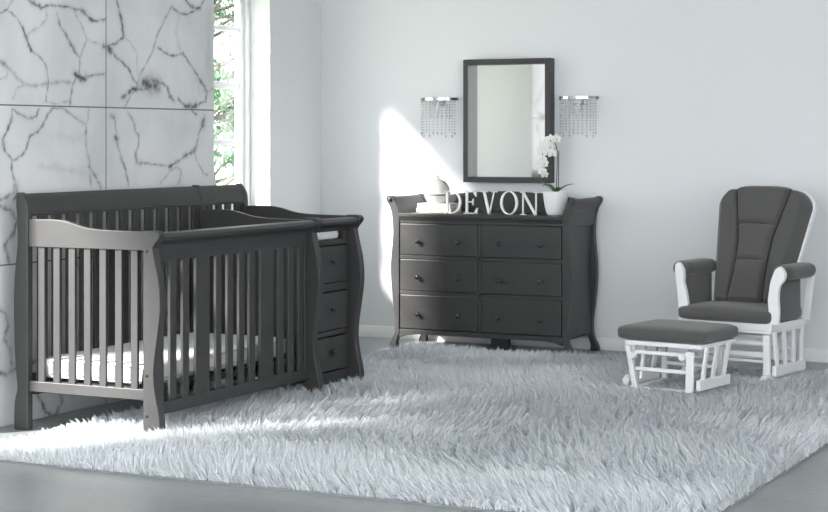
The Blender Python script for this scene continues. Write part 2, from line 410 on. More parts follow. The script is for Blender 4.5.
def back_post(y0, y1, parent=None):
    pts = [(-5.278,0)] + post_profile(-5.278, -1, BP, BT)
    return obj('post', prism(BM(), pts, 'y', y0, y1), CHAR, parent, bevel=.004)
# near end panel
def end_top(y0, y1, zlow=.848, name='top_rail', parent=None):
    top = spline([(-5.279,.974),(-5.19,.976),(-5.11,.975),(-5.05,.966),(-4.98,.948),(-4.91,.938),(-4.82,.934),(-4.63,.932)],4)
    return prism(BM(), [(-4.63,zlow),(-5.279,zlow)] + top, 'y', y0, y1)
Y0 = 6.62
ep = obj('end_panel', end_top(Y0+.006, Y0+.040), CHAR, CR, bevel=.003)
front_post(Y0, Y0+.048, parent=ep); back_post(Y0, Y0+.038, parent=ep)
obj('bottom_rail', bx(-5.279,-4.636,Y0+.008,Y0+.038,.180,.228), CHAR, ep, bevel=.003)
for k in range(7):
    x = -5.212 + k*.0862; obj('slat', bx(x-.0185,x+.0185,Y0+.015,Y0+.031,.226,.850), CHAR, ep, bevel=.003)
for z in (.845,.292,.112):
    obj('bolt_cap', lathe(BM(), [(.0065,0),(.0065,-.003),(.004,-.005)], (-4.615,Y0,z), 12, 'y'), BLACKP, ep)
# divider and far end
DV = 8.075
dp = obj('divider_panel', transform(end_top(DV, DV+.022, .10), Matrix.Translation((0,0,-.006))), CHAR, CR, bevel=.002)
fp = obj('far_end_panel', end_top(8.512, 8.536, .06), CHAR, CR, bevel=.003)
front_post(DV-.018, DV+.030, parent=dp); front_post(8.510, 8.554, parent=fp)
back_post(DV+.0, DV+.05, parent=dp); back_post(8.512, 8.550, parent=fp)
# front side rail (sleigh rail with slats)
sr = obj('side_panel', prism(BM(), [(-4.632,.795),(-4.612,.795),(-4.607,.86),(-4.600,.873),(-4.578,.880),(-4.560,.893),(-4.556,.908),(-4.568,.921),(-4.592,.926),(-4.632,.924)], 'y', Y0+.048, DV-.018), CHAR, CR, bevel=.002)
obj('bottom_rail', bx(-4.636,-4.604,Y0+.048,DV-.018,.105,.162), CHAR, sr, bevel=.003)
gaps = [(6.750,6.800),(6.852,6.903),(6.956,7.012),(7.129,7.183),(7.231,7.284),(7.335,7.388),(7.437,7.482),(7.539,7.585),(7.712,7.758),(7.816,7.858),(7.914,7.959),(8.005,8.020)]
ed = [Y0+.050]
for a,b in gaps: ed += [a,b]
ed += [DV-.018]
for a,b in zip(ed[0::2], ed[1::2]):
    obj('slat', bx(-4.628,-4.612,a,b,.160,.797), CHAR, sr, bevel=.003)
for y in (8.03,8.042):
    for z in (.80,.56,.36): pass
for z in (.785,.60,.40):
    obj('bolt_cap', lathe(BM(), [(.0065,-.002),(.0065,.003),(.004,.005)], (-4.612,8.035,z), 12, 'x'), BLACKP, sr)
# headboard (continues behind the changer)
hp = [(-5.281,.992),(-5.283,1.02),(-5.290,1.050),(-5.304,1.078),(-5.322,1.092),(-5.342,1.090),(-5.344,1.075),(-5.332,1.060),(-5.322,1.04),(-5.314,1.02),(-5.310,.992)]
hb = obj('headboard', prism(BM(), hp, 'y', Y0+.038, 8.512), CHAR, CR, bevel=.002)
obj('bottom_rail', bx(-5.300,-5.270,Y0+.055,8.505,.16,.26), CHAR, hb, bevel=.003)
obj('molding', prism(BM(), [(-5.282,.988),(-5.276,.991),(-5.276,1.000),(-5.283,1.005)], 'y', Y0+.038, 8.512), CHAR, hb)
y = Y0+.085; k = 0
while y < 8.05:
    obj('slat', bx(-5.294,-5.276,y,min(y+.062,8.07),.258,.994), CHAR, hb, bevel=.003); y += .1075; k += 1
y = 8.135
while y < 8.49:
    obj('slat', bx(-5.294,-5.276,y,y+.048,.258,.994), CHAR, hb, bevel=.003); y += .094
# changer cabinet
cab = BM()
box(cab, -5.262,-4.650,DV+.022,8.512,.095,.115); box(cab, -5.262,-4.640,DV+.022,8.512,.785,.800)
box(cab, -5.262,-5.250,DV+.022,8.512,.115,.785)
cb = obj('changer_cabinet', cab, CHAR, CR)
fr = BM()
yA, yB = DV+.030, 8.510
box(fr, -4.640,-4.618,yA,yB,.05,.112); box(fr, -4.640,-4.622,yA,yB,.302,.330); box(fr, -4.640,-4.622,yA,yB,.537,.582); box(fr, -4.640,-4.620,yA,yB,.783,.812)
box(fr, -4.640,-4.620,yA,yA+.018,.812,.858); box(fr, -4.640,-4.620,8.462,yB,.812,.858)
box(fr, -4.640,-4.626,yA,yA+.012,.112,.783); box(fr, -4.640,-4.624,8.486,yB,.112,.783)
prism(fr, [(-4.640,.856),(-4.612,.856),(-4.607,.868),(-4.600,.876),(-4.578,.882),(-4.560,.893),(-4.556,.908),(-4.568,.921),(-4.592,.926),(-4.640,.924)], 'y', yA, yB)
obj('face_frame', fr, CHAR, cb, bevel=.003)
for z0,z1 in ((.119,.298),(.334,.533),(.586,.779)):
    d = obj('drawer', bx(-4.66,-4.611,yA+.016,8.483,z0,z1), CHAR, CR, bevel=.006, seg=3)
    zk = (z0+z1)/2+.01; yk = 8.302
    obj('knob', lathe(BM(), [(.006,0),(.006,.010),(.013,.017),(.014,.022),(.010,.027),(.004,.029)], (-4.611,yk,zk), 18, 'x'), KNOB, d)
bm = bx(-4.618,-4.600,yA+.01,8.57,.045,.072)
# mattress support
ms = BM(); box(ms, -5.29,-4.65,6.70,6.725,.195,.222); box(ms, -5.29,-4.65,8.0,8.025,.195,.222)
box(ms, -5.29,-5.265,6.725,8.0,.195,.222); box(ms, -4.675,-4.65,6.725,8.0,.195,.222)
for k in range(12):
    yy = 6.80+k*.105; tube(ms, [(-5.27,yy,.215),(-4.67,yy,.215)], .003, 6)
for k in range(6):
    xx = -5.2+k*.1; tube(ms, [(xx,6.71,.212),(xx,8.01,.212)], .003, 6)
ob = obj('mattress_support', ms, BLACKP, CR)
for x,sg in ((-5.245,1),(-4.662,-1)):
    bm = BM(); prism(bm, [(x-.012,.228),(x+.03*sg+.0,.228),(x+.012*sg,.255),(x+.006*sg,.31),(x-.012*sg,.33)], 'y', 6.662, 6.672)
    obj('support_bracket', bm, BLACKP, CR, bevel=.002)

def cushion(x0,x1,y0,y1,z0,z1, r, nx=10, ny=10, puff=0.0, seg=4):
    """rounded pad"""
    bm = BM(); vs = bmesh.ops.create_cube(bm, size=1)['verts']
    bmesh.ops.subdivide_edges(bm, edges=bm.edges[:], cuts=8, use_grid_fill=True)
    sx,sy,sz = (x1-x0),(y1-y0),(z1-z0); cx,cy,cz = (x0+x1)/2,(y0+y1)/2,(z0+z1)/2
    for v in bm.verts:
        p = Vector((v.co.x*sx, v.co.y*sy, v.co.z*sz))
        # push grid lines towards the edges so that the rounding is even
        for i,s in enumerate((sx,sy,sz)):
            t = p[i]/(s/2); t = math.copysign(abs(t)**.75, t); p[i] = t*s/2
        rr = min(r, sx/2, sy/2, sz/2)
        c = Vector([max(-(s/2-rr), min(s/2-rr, p[i])) for i,s in enumerate((sx,sy,sz))])
        d = p-c
        if d.length > 1e-6:
            m_ = max(abs(d.x),abs(d.y),abs(d.z)); d = d.normalized()*m_ if d.length > m_ else d
        q_ = c+d
        if puff:
            f = (1-(2*q_.x/sx)**2)*(1-(2*q_.y/sy)**2); q_.z += math.copysign(puff*max(f,0), p.z) * (1 if p.z > 0 else .3)
        v.co = q_+Vector((cx,cy,cz))
    return bm
mt = thing('crib_mattress', 'white crib mattress lying inside the charcoal crib behind the slats', 'mattress', (-4.975,7.35,.226))
o = obj('mattress_body', cushion(-.305,.305,-.655,.625,0,.11,.035), SHEET, mt, sub=1)
bm = BM()
for z in (.030,.088):
    L = [(-.29,-.656,z),(-.306,-.62,z),(-.306,.59,z),(-.29,.626,z),(.29,.626,z),(.306,.59,z),(.306,-.62,z),(.29,-.656,z),(-.29,-.656,z)]
    tube(bm, L, .0025, 6, caps=False)
obj('piping', bm, simple('sheet_piping',(.5,.5,.5),.8), mt)
pad = obj('changing_pad', cushion(-5.22,-4.66,8.12,8.50,.801,.868,.03,puff=.003), SHEET, sub=1)
tag(pad, 'white changing pad in the tray above the crib drawers, showing through a slot', 'changing pad')

# ------------------------------------------------------------------ dresser
DX = thing('dresser', 'wide charcoal six-drawer dresser with curled sleigh sides against the back wall', 'dresser', (0,0,0))
DY0, DY1 = 10.26, 10.735
xl, xr = -5.203, -4.082
DP = [(.074,0),(.068,.03),(.045,.075),(.032,.12),(.033,.21),(.046,.31),(.057,.42),(.061,.53),(.052,.64),(.045,.72),(.046,.80),(.054,.87),(.068,.915)]
DT = [(.068,.915),(.084,.938),(.092,.958),(.088,.974),(.072,.982),(.052,.976),(.038,.955),(.022,.925),(.006,.895),(0,.868)]
def dprofile(xi, sg, foot=True):
    pts = post_profile(xi, sg, DP, DT)
    low = [(xi-sg*.0,.10),(xi+sg*.012,.07),(xi+sg*.022,.04),(xi+sg*.018,0)]
    return low + pts
for xi,sg in ((xl,-1),(xr,1)):
    bm = BM(); 
    # curl and panel between the posts
    curl = post_profile(xi, sg, [(.040,.80),(.050,.87),(.064,.915)], [(.064,.915),(.080,.938),(.087,.957),(.083,.970),(.070,.976),(.054,.970),(.040,.950),(.024,.922),(.006,.892),(0,.862)])
    prism(bm, [(xi,.80)]+curl, 'y', DY0+.045, DY1-.04)
    arch = [(DY0+.04,.085),(DY0+.08,.108),(DY0+.15,.120)]; arch += [(DY0+DY1-a,b) for a,b in reversed(arch)]
    prism(bm, [(DY0+.04,.81)]+arch+[(DY1-.04,.81)], 'x', xi+sg*.004, xi+sg*.026)
    sp = obj('side_panel', bm, CHAR, DX, bevel=.003)
    for a,b in ((DY0,DY0+.046),(DY1-.042,DY1)):
        obj('post', prism(BM(), dprofile(xi,sg), 'y', a, b), CHAR, sp, bevel=.004)
    box_ = BM(); lathe(box_, [(.006,0),(.012,-.003),(.014,-.008),(.010,-.013),(.003,-.015)], (xi+sg*.066,DY0,.957), 18, 'y')
    obj('rosette', box_, CHAR, sp)
tp = BM(); box(tp, xl,xr,DY0-.008,DY1-.02,.846,.868); prism(tp, [(DY0-.004,.846),(DY0+.004,.822),(DY0+.03,.822),(DY0+.03,.846)], 'x', xl, xr)
obj('top', tp, CHAR, DX, bevel=.003)
ff = BM()
box(ff, xl,xr,DY0+.006,DY0+.026,.806,.824); box(ff, -4.653,-4.628,DY0+.006,DY0+.026,.10,.806)
for z in (.589,.361): box(ff, xl,xr,DY0+.006,DY0+.026,z-.012,z+.012)
ap = [(xl,.126),(xl,.07),(xl+.05,.088),(xl+.12,.096),(xl+.5,.096)]; ap += [(xl+xr-a,b) for a,b in reversed(ap)]
prism(ff, ap, 'y', DY0+.004, DY0+.026)
obj('face_frame', ff, CHAR, DX, bevel=.002)
cs = BM(); box(cs, xl,xr,DY0+.03,DY1-.02,.10,.12); box(cs, xl,xr,DY1-.032,DY1-.02,.12,.846); box(cs, xl,xr,DY0+.03,DY0+.036,.12,.84)
obj('carcass', cs, CHAR, DX)
obj('center_support', bx(-4.629,-4.511,DY0+.16,DY0+.20,0,.10), CHAR, DX)
cr_ = spline([(xl+.02,.948),(xl+.10,.968),(xl+.28,.992),(xl+.56,1.006)],5); cr_ += [(xl+xr-a,b) for a,b in reversed(cr_[:-1])]
obj('back_crest', prism(BM(), [(xl+.0,.868),(xl,.945)]+cr_+[(xr,.945),(xr,.868)], 'y', DY1-.045, DY1-.022), CHAR, DX, bevel=.003)
rows = [(.602,.804),(.374,.576),(.130,.349)]
for r_,(z0,z1) in enumerate(rows):
    for x0,x1,ks in ((xl+.006,-4.655,(-5.062,-4.779)),(-4.626,xr-.006,(-4.504,-4.222))):
        bm = BM(); e = .012
        box(bm, x0,x1,DY0+.0,DY0+.03,z0,z1)
        d = obj('drawer', bm, CHAR, DX, bevel=.007, seg=3)
        for kx in ks:
            zk = (z0+z1)/2-.012 if r_ else (z0+z1)/2-.012
            obj('knob', lathe(BM(), [(.007,0),(.006,-.010),(.009,-.014),(.015,-.018),(.016,-.024),(.011,-.030),(.004,-.032)], (kx,DY0,zk), 20, 'y'), KNOB, d)

# ------------------------------------------------------------------ letters
ZT = .8682; LZ = .146
def stroke(bm, a, b, w, dep=.007, y=0):
    """slanted stroke between two (x,z) points, horizontal cut ends of width w"""
    prism(bm, [(a[0]-w/2,a[1]),(a[0]+w/2,a[1]),(b[0]+w/2,b[1]),(b[0]-w/2,b[1])], 'y', y-dep, y+dep)
def rect(bm, x0,x1,z0,z1, dep=.007): box(bm, x0,x1,-dep,dep,z0,z1)
def ring(bm, cx, cz, rx, rz, ix, iz, a0, a1, n=28, dep=.007):
    o_ = []; i_ = []
    for k in range(n+1):
        a = a0+(a1-a0)*k/n
        for L,(p,q) in ((o_,(rx,rz)),(i_,(ix,iz))): L.append((cx+p*math.cos(a), cz+q*math.sin(a)))
    F = [[bm.verts.new((x,y,z)) for x,z in L] for L,y in ((o_,-dep),(o_,dep),(i_,-dep),(i_,dep))]
    for k in range(n):
        for A_,B_ in ((0,1),(1,3),(3,2),(2,0)):
            bm.faces.new((F[A_][k],F[A_][k+1],F[B_][k+1],F[B_][k]))
    for k in (0,n):
        try: bm.faces.new((F[0][k],F[1][k],F[3][k],F[2][k]))
        except Exception: pass
H = LZ; sf = .007
def let_D():
    bm = BM(); rect(bm, .013,.029,0,H); rect(bm, 0,.055,0,sf); rect(bm, 0,.055,H-sf,H)
    ring(bm, .05,H/2,.070,H/2,.054,H/2-sf,-PI/2,PI/2); return bm
def let_E():
    bm = BM(); rect(bm, .013,.028,0,H); rect(bm, 0,.088,0,sf); rect(bm, 0,.084,H-sf,H); rect(bm, .03,.066,H*.52-.003,H*.52+.004)
    prism(bm, [(.098,.040),(.090,.040),(.070,sf*.9),(.070,0),(.092,0)], 'y', -.007,.007)
    prism(bm, [(.088,H-.036),(.082,H-.036),(.064,H-sf),(.064,H),(.086,H)], 'y', -.007,.007)
    prism(bm, [(.062,H*.52-.022),(.067,H*.52-.022),(.067,H*.52+.022),(.062,H*.52+.022),(.055,H*.52)], 'y', -.007,.007); return bm
def let_V():
    bm = BM(); stroke(bm, (.027,H-.002),(.063,.0),.017); stroke(bm, (.096,H-.002),(.063,.0),.007)
    rect(bm, .004,.050,H-sf,H); rect(bm, .078,.118,H-sf,H); return bm
def let_O():
    bm = BM(); ring(bm, .06,H/2,.060,H/2+.002,.044,H/2-.005,0,2*PI,48); return bm
def let_N():
    bm = BM(); rect(bm, .015,.023,0,H-.003); rect(bm, .103,.111,0,H); stroke(bm, (.018,H-.001),(.104,.0),.017)
    rect(bm, 0,.038,0,sf); rect(bm, .088,.126,H-sf,H); rect(bm, 0,.026,H-sf,H); return bm
for ch,x,fn,side in (('D',-4.922,let_D,'first of the five, beside the books'),('E',-4.783,let_E,'second of the five on the dresser'),('V',-4.670,let_V,'middle one of the five on the dresser'),
                ('O',-4.532,let_O,'round, fourth of the five on the dresser'),('N',-4.396,let_N,'last of the five, beside the orchid pot')):
    bm = fn(); o = obj('letter_'+ch.lower(), bm, LETTER, bevel=.0012, seg=1, smooth=False)
    o.location = (x,10.345,ZT+(.002 if ch=='O' else .0005))
    tag(o, 'white standing letter %s with serifs, %s' % (ch, side) if ch != 'O' else 'white standing letter O, %s' % side, 'letter', None)

# books, jar
def book(x0,x1,y0,y1,z0,z1,cover,label,name='book'):
    t = thing(name, label, 'book', ((x0+x1)/2,(y0+y1)/2,z0)); w_=(x1-x0)/2; d_=(y1-y0)/2; h_=z1-z0
    bm = BM(); box(bm, -w_,w_,-d_,d_,0,.003); box(bm, -w_,w_,-d_,d_,h_-.003,h_); box(bm, -w_,w_,-d_,-d_+.004,.003,h_-.003)
    obj('cover', bm, cover, t, bevel=.001, seg=1); obj('pages', bx(-w_+.005,w_-.005,-d_+.004,d_-.005,.003,h_-.003), PAPER, t)
    return t
book(-5.165,-4.915,10.43,10.60,.8685,.8965,COVER2,'beige book under the white one at the left end of the dresser')
b2 = book(-5.155,-4.925,10.425,10.595,.8967,.9265,COVER1,'white book on top of the beige one, under the ceramic jar'); b2.rotation_euler = (0,0,.03)
J = thing('ceramic_jar', 'round white ceramic lidded jar with dark groove on the stacked books', 'jar', (-5.052,10.51,.9267)); J.scale = (1.1,1.1,1.02)
sp_ = spline([(.001,0),(.045,.001),(.058,.010),(.070,.035),(.076,.050)],5)
obj('jar_body', lathe(BM(), sp_, n=40), CERAM, J)
obj('groove', lathe(BM(), [(.001,.049),(.073,.050),(.073,.055),(.001,.056)], n=40), GROOVE, J)
sp_ = spline([(.001,.055),(.076,.056),(.077,.070),(.074,.095),(.062,.122),(.044,.142),(.026,.152),(.014,.158),(.010,.164),(.010,.172),(.006,.178),(.001,.179)],5)
obj('lid', lathe(BM(), sp_, n=40), CERAM, J)

# orchid
OR = thing('potted_orchid', 'white orchid with green leaves in a tall white ceramic pot on the dresser', 'potted plant', (-4.180,10.40,.8685))
prof = spline([(.001,0),(.044,.001),(.054,.008),(.066,.045),(.074,.09),(.078,.125),(.079,.150)],5)+[(.072,.148),(.066,.135),(.001,.134)]
obj('pot', lathe(BM(), prof, n=40), simple('pot_glaze',(.80,.81,.82),.4), OR)
obj('soil', lathe(BM(), [(.001,.134),(.064,.136),(.001,.142)], n=20), SOIL, OR)
st = spline([(.004,0,.14),(.008,.0,.24),(.012,0,.36),(.008,-.01,.43),(-.012,-.02,.465),(-.040,-.025,.455),(-.065,-.03,.42),(-.078,-.03,.37),(-.080,-.03,.32),(-.072,-.03,.27)],6)
obj('stem', tube(BM(), st, .003, 8), STEM, OR)
obj('stake', tube(BM(), [(.014,.01,.13),(.017,.01,.40)], .0028, 8), simple('dark_stake',(.02,.02,.02),.6), OR)
def leaf(pts, wmax, fold=.25):
    bm = BM(); P = [Vector(p) for p in spline(pts,6)]; n = len(P); rows_ = []
    for i,p in enumerate(P):
        d = (P[min(i+1,n-1)]-P[max(i-1,0)]).normalized(); s = d.cross(Vector((0,0,1))).normalized(); u = s.cross(d)
        t = i/(n-1); w_ = wmax*(math.sin(PI*min(1,t*.93+.07))**.7)*.5+.0008
        rows_.append([bm.verts.new(p-s*w_+u*w_*fold), bm.verts.new(p), bm.verts.new(p+s*w_+u*w_*fold)])
    for a,b in zip(rows_, rows_[1:]):
        for k in range(2): bm.faces.new((a[k],a[k+1],b[k+1],b[k]))
    o = obj('leaf', bm, LEAF, OR, ang=180); md = o.modifiers.new('t','SOLIDIFY'); md.thickness = .0015
for pts,w_ in (([(0,0,.135),(.04,-.01,.165),(.09,-.015,.19),(.135,-.02,.198)],.030),([(0,0,.135),(-.04,-.02,.175),(-.075,-.03,.21),(-.105,-.035,.235)],.032),
               ([(0,0,.135),(.02,-.03,.16),(.05,-.06,.175),(.085,-.08,.17)],.028),([(0,0,.135),(-.03,.02,.17),(-.07,.04,.19),(-.11,.05,.18)],.028)):
    leaf(pts, w_)
def flower(c, r, yaw, pitch):
    bm = BM(); M = Matrix.Translation(Vector(c)) @ Matrix.Rotation(yaw,4,'Z') @ Matrix.Rotation(pitch,4,'X')
    for k,(a,L,W) in enumerate(((90,1,.62),(210,1,.6),(330,1,.6),(15,1.05,1.0),(165,1.05,1.0))):
        a = math.radians(a); R_ = M @ Matrix.Rotation(-a+PI/2,4,'Y'); n = 6; rows_ = []
        for i in range(n+1):
            t = i/n; w_ = r*W*.5*math.sin(PI*min(1,.12+t*.88))**.6+.0004; z = r*L*t; y_ = -.10*r*math.sin(t*PI)+(.001*k)
            rows_.append([bm.verts.new(R_ @ Vector((-w_,y_+.12*w_,z))), bm.verts.new(R_ @ Vector((0,y_,z))), bm.verts.new(R_ @ Vector((w_,y_+.12*w_,z)))])
        for p,q_ in zip(rows_, rows_[1:]):
            for j in range(2): bm.faces.new((p[j],p[j+1],q_[j+1],q_[j]))
    o = obj('flower', bm, PETAL, OR, ang=180)
    cb_ = BM(); bmesh.ops.create_uvsphere(cb_, u_segments=8, v_segments=6, radius=r*.17, matrix=M @ Matrix.Translation((0,-.004,-.1*r)))
    obj('flower_lip', cb_, simple('lip_%d' % random.randrange(9**6), (.55,.55,.30),.5), o)
for c,r,yw,pt in (((.012,-.018,.475),.036,.5,-.1),((-.022,-.034,.468),.040,.2,.1),((-.048,-.045,.440),.042,0,.2),((-.022,-.04,.425),.040,.6,0),((-.070,-.045,.405),.040,-.3,.2),
                  ((-.035,-.045,.392),.038,.3,.1),((-.078,-.045,.345),.036,-.2,.2),((-.060,-.045,.322),.034,.4,.1),((-.074,-.042,.275),.030,-.1,.3),((-.056,-.04,.252),.028,.5,.2),((-.010,-.03,.385),.036,.4,0)):
    flower(c, r, yw+TH, pt)

# ------------------------------------------------------------------ mirror
MR = thing('wall_mirror', 'rectangular mirror in a deep charcoal box frame above the dresser', 'mirror', (-4.646,YB,1.4625))
w2,h2,fw,dp_ = .306,.402,.034,.085
bm = BM(); box(bm,-w2,-w2+fw,-dp_,-.001,-h2,h2); box(bm,w2-fw,w2,-dp_,-.001,-h2,h2); box(bm,-w2+fw,w2-fw,-dp_,-.001,h2-fw,h2); box(bm,-w2+fw,w2-fw,-dp_,-.001,-h2,-h2+fw)
obj('frame', bm, CHAR, MR, bevel=.0015, seg=1, smooth=False)
obj('mirror_glass', bx(-w2+fw,w2-fw,-.008,-.003,-h2+fw,h2-fw), MIRROR, MR, smooth=False)

# ------------------------------------------------------------------ sconces
def sconce(x, label):
    t = thing('wall_sconce', label, 'wall lamp', (x,YB,1.607), group='crystal sconces beside the mirror')
    W = .125; DQ = .10; bm = BM()
    arc = [(-W*math.cos(a), -.03-DQ*math.sin(a)**.8 if 0 < a < PI else -.03) for a in [PI*k/20 for k in range(21)]]
    arc = [(-W,-.004)]+arc+[(W,-.004)]
    for (a,b),(c,d) in zip(arc, arc[1:]):
        dx,dy = c-a,d-b; L = math.hypot(dx,dy); nx_,ny_ = -dy/L*.003,dx/L*.003
        vs = [bm.verts.new(p) for z in (-.008,.009) for p in ((a-nx_,b-ny_,z),(c-nx_,d-ny_,z),(c+nx_,d+ny_,z),(a+nx_,b+ny_,z))]
        for f in ((0,1,5,4),(2,3,7,6),(4,5,6,7),(0,3,2,1)): bm.faces.new([vs[i] for i in f])
    obj('chrome_band', bm, CHROME, t, smooth=False)
    for sx in (-1,1):
        obj('corner_ball', lathe(BM(), [(.001,-.012),(.010,-.009),(.013,0),(.010,.009),(.001,.012)], (sx*W,-.035,0), 12), CHROME, t)
    obj('backplate', bx(-.05,.05,-.006,-.001,-.045,.006), CHROME, t, bevel=.003)
    obj('light_bulb', lathe(BM(), spline([(.001,-.10),(.012,-.09),(.018,-.07),(.012,-.045),(.009,-.03),(.009,-.01)],4), (0,-.05,0), 14), simple('bulb_glass_%d' % int(x*-100),(.8,.8,.78),.2), t)
    def strand(px,py,n,dz=.0185,r=.0075):
        bm = BM(); tube(bm, [(px,py,-.01),(px,py,-.012-n*dz)], .0006, 4)
        for k in range(n):
            z = -.018-k*dz; last = k == n-1; hh = .017 if last else .0062
            lathe(bm, [(.0008,z+.0062),(r,z+.001),(r,z-.001),(.0008,z-hh)], (px,py,0), 6)
        obj('crystal_strand', bm, CRYSTAL, t, smooth=False)
    for k in range(13):
        a = PI*(k+.5)/13; n = 12 if k % 3 != 1 else 11
        strand(-W*.97*math.cos(a), -.03-DQ*.95*math.sin(a)**.8, n+(k%2))
    for k in range(7):
        a = PI*(k+.5)/7; strand(-W*.6*math.cos(a)+.01, -.03-DQ*.55*math.sin(a), 6, r=.0085)
    return t
sconce(-5.150, 'chrome wall sconce with hanging crystal strands left of the mirror, by the bright patch')
sconce(-4.160, 'chrome wall sconce with hanging crystal strands right of the mirror, above the orchid')

# ------------------------------------------------------------------ glider and ottoman
AN = math.radians(-9.2)
def UV(u,v): return (u*math.cos(AN)-v*math.sin(AN), u*math.sin(AN)+v*math.cos(AN), 0)
def bar(bm, a, b, wx, wy):
    """board between two points; section wx (local x) by wy (local y)"""
    a=Vector(a); b=Vector(b); d=(b-a).normalized()
    if abs(d.z) > .5: s1=Vector((1,0,0)); s2=Vector((0,1,0))
    elif abs(d.x) > .5: s1=Vector((0,1,0)); s2=Vector((0,0,1))
    else: s1=Vector((1,0,0)); s2=Vector((0,0,1))
    vs=[bm.verts.new(p+s1*i*wx/2+s2*j*wy/2) for p in (a,b) for i,j in ((-1,-1),(1,-1),(1,1),(-1,1))]
    for f in ((0,1,2,3),(4,7,6,5),(0,4,5,1),(1,5,6,2),(2,6,7,3),(3,7,4,0)): bm.faces.new([vs[i] for i in f])
    return bm
RZ = .0   # feet rest on the rug backing
OT = thing('glider_ottoman', 'white slatted gliding ottoman with a charcoal cushion in front of the chair', 'ottoman', UV(-4.501,8.49), AN)
OT.location.z = .004
obj('cushion', cushion(-.272,.262,.035,.49,.255,.335,.036,puff=.008), FABRIC, OT, sub=1)
fr = BM(); 
box(fr,-.215,-.19,.05,.47,.232,.256); box(fr,.215,.24,.05,.47,.232,.256); box(fr,-.19,.215,.05,.075,.232,.256); box(fr,-.19,.215,.445,.47,.232,.256)
obj('seat_frame', fr, WHITEP, OT, bevel=.003)
for s in (-1,1):
    x = .250 if s > 0 else -.175; q = x-s*.045
    obj('base_rail', bar(BM(), (x,-.005,.050),(x,.355,.050), .024,.056), WHITEP, OT, bevel=.004)
    for va,vb in ((.025,.10),(.16,.19),(.285,.26)):
        pass
    for yb,yt in ((.045,.070),(.165,.185),(.290,.330)):
        obj('slat', bar(BM(), (x,yb+.0,.070),(x,yt+.03,.245), .014,.032), WHITEP, OT, bevel=.002)
    if s > 0: obj('post', bar(BM(), (.205,-.015,.0),(.205,-.005,.225), .042,.022), WHITEP, OT, bevel=.003)
    else: obj('post', bar(BM(), (-.112,-.015,.0),(-.165,-.005,.235), .026,.022), WHITEP, OT, bevel=.003)
    obj('post', bar(BM(), (q,.35,.0),(q,.345,.225), .030,.022), WHITEP, OT, bevel=.003)
    obj('swing_arm', bar(BM(), (q-s*.03,.02,.06),(q-s*.03,.05,.20), .014,.024), WHITEP, OT, bevel=.002)
    obj('foot_bar', bar(BM(), (q,-.02,.014),(q,.37,.014), .03,.026), WHITEP, OT, bevel=.003)
for z,y_ in ((.205,-.005),(.115,.0),(.205,.34),(.11,.345)):
    obj('stretcher', bar(BM(), (-.120,y_,z),(.19,y_,z), .014,.020), WHITEP, OT, bevel=.003)
obj('floor_bar', bar(BM(), (-.12,.0,.012),(.20,.0,.012), .03,.016), WHITEP, OT, bevel=.002)
for x,z in ((-.165,.050),(-.130,.185),(.165,.195)):
    obj('pivot_cap', lathe(BM(), [(.001,-.024),(.017,-.022),(.019,-.014),(.019,.004),(.001,.006)], (x,-.012,z), 20, 'y'), WHITEP, OT)

GL = thing('glider_chair', 'white wooden glider rocking chair with thick charcoal cushions near the wall', 'rocking chair', UV(-4.425,9.13), AN)
GL.location.z = .006
# base
for s in (-1,1):
    x = .290 if s > 0 else -.262
    obj('base_rail', bar(BM(), (x,.045,.060),(x,.450,.060), .026,.060), WHITEP, GL, bevel=.004)
    for yb,yt in ((.085,.050),(.195,.170),(.305,.300),(.400,.425)):
        obj('slat', bar(BM(), (x,yb,.085),(x,yt,.275), .016,.030), WHITEP, GL, bevel=.002)
    obj('post', bar(BM(), (x-s*.030,.02,.0),(x-s*.030,.015,.262), .038,.026), WHITEP, GL, bevel=.003)
    obj('post', bar(BM(), (x-s*.030,.44,.0),(x-s*.030,.43,.262), .038,.026), WHITEP, GL, bevel=.003)
    fb = BM(); prism(fb, spline([(-.055,.0),(-.050,.018),(-.025,.030),(.03,.045),(.44,.045),(.49,.03),(.50,0)],4), 'x', x-s*.030-.016, x-s*.030+.016)
    obj('foot', fb, WHITEP, GL, bevel=.003)
for z,y_,h in ((.240,.10,.018),(.212,.03,.022),(.150,.02,.028),(.112,.025,.014),(.22,.42,.03),(.13,.42,.03)):
    obj('stretcher', bar(BM(), (-.215,y_,z),(.245,y_,z), .018,h), WHITEP, GL, bevel=.003)
# seat frame
fr = BM(); box(fr,-.270,-.235,-.005,.47,.285,.322); box(fr,.262,.298,-.005,.47,.285,.322); box(fr,-.235,.262,-.005,.03,.285,.322); box(fr,-.235,.262,.44,.47,.285,.322)
box(fr,-.235,.262,.04,.44,.290,.308)
obj('seat_frame', fr, WHITEP, GL, bevel=.003)
fr = BM(); box(fr,-.262,.290,.004,.02,.267,.285); box(fr,.272,.290,.02,.46,.267,.285); box(fr,-.262,-.245,.02,.46,.267,.285)
obj('lower_seat_rail', fr, WHITEP, GL, bevel=.002)
obj('seat_cushion', cushion(-.278,.300,-.035,.44,.318,.402,.040,puff=.012), FABRIC, GL, sub=1)
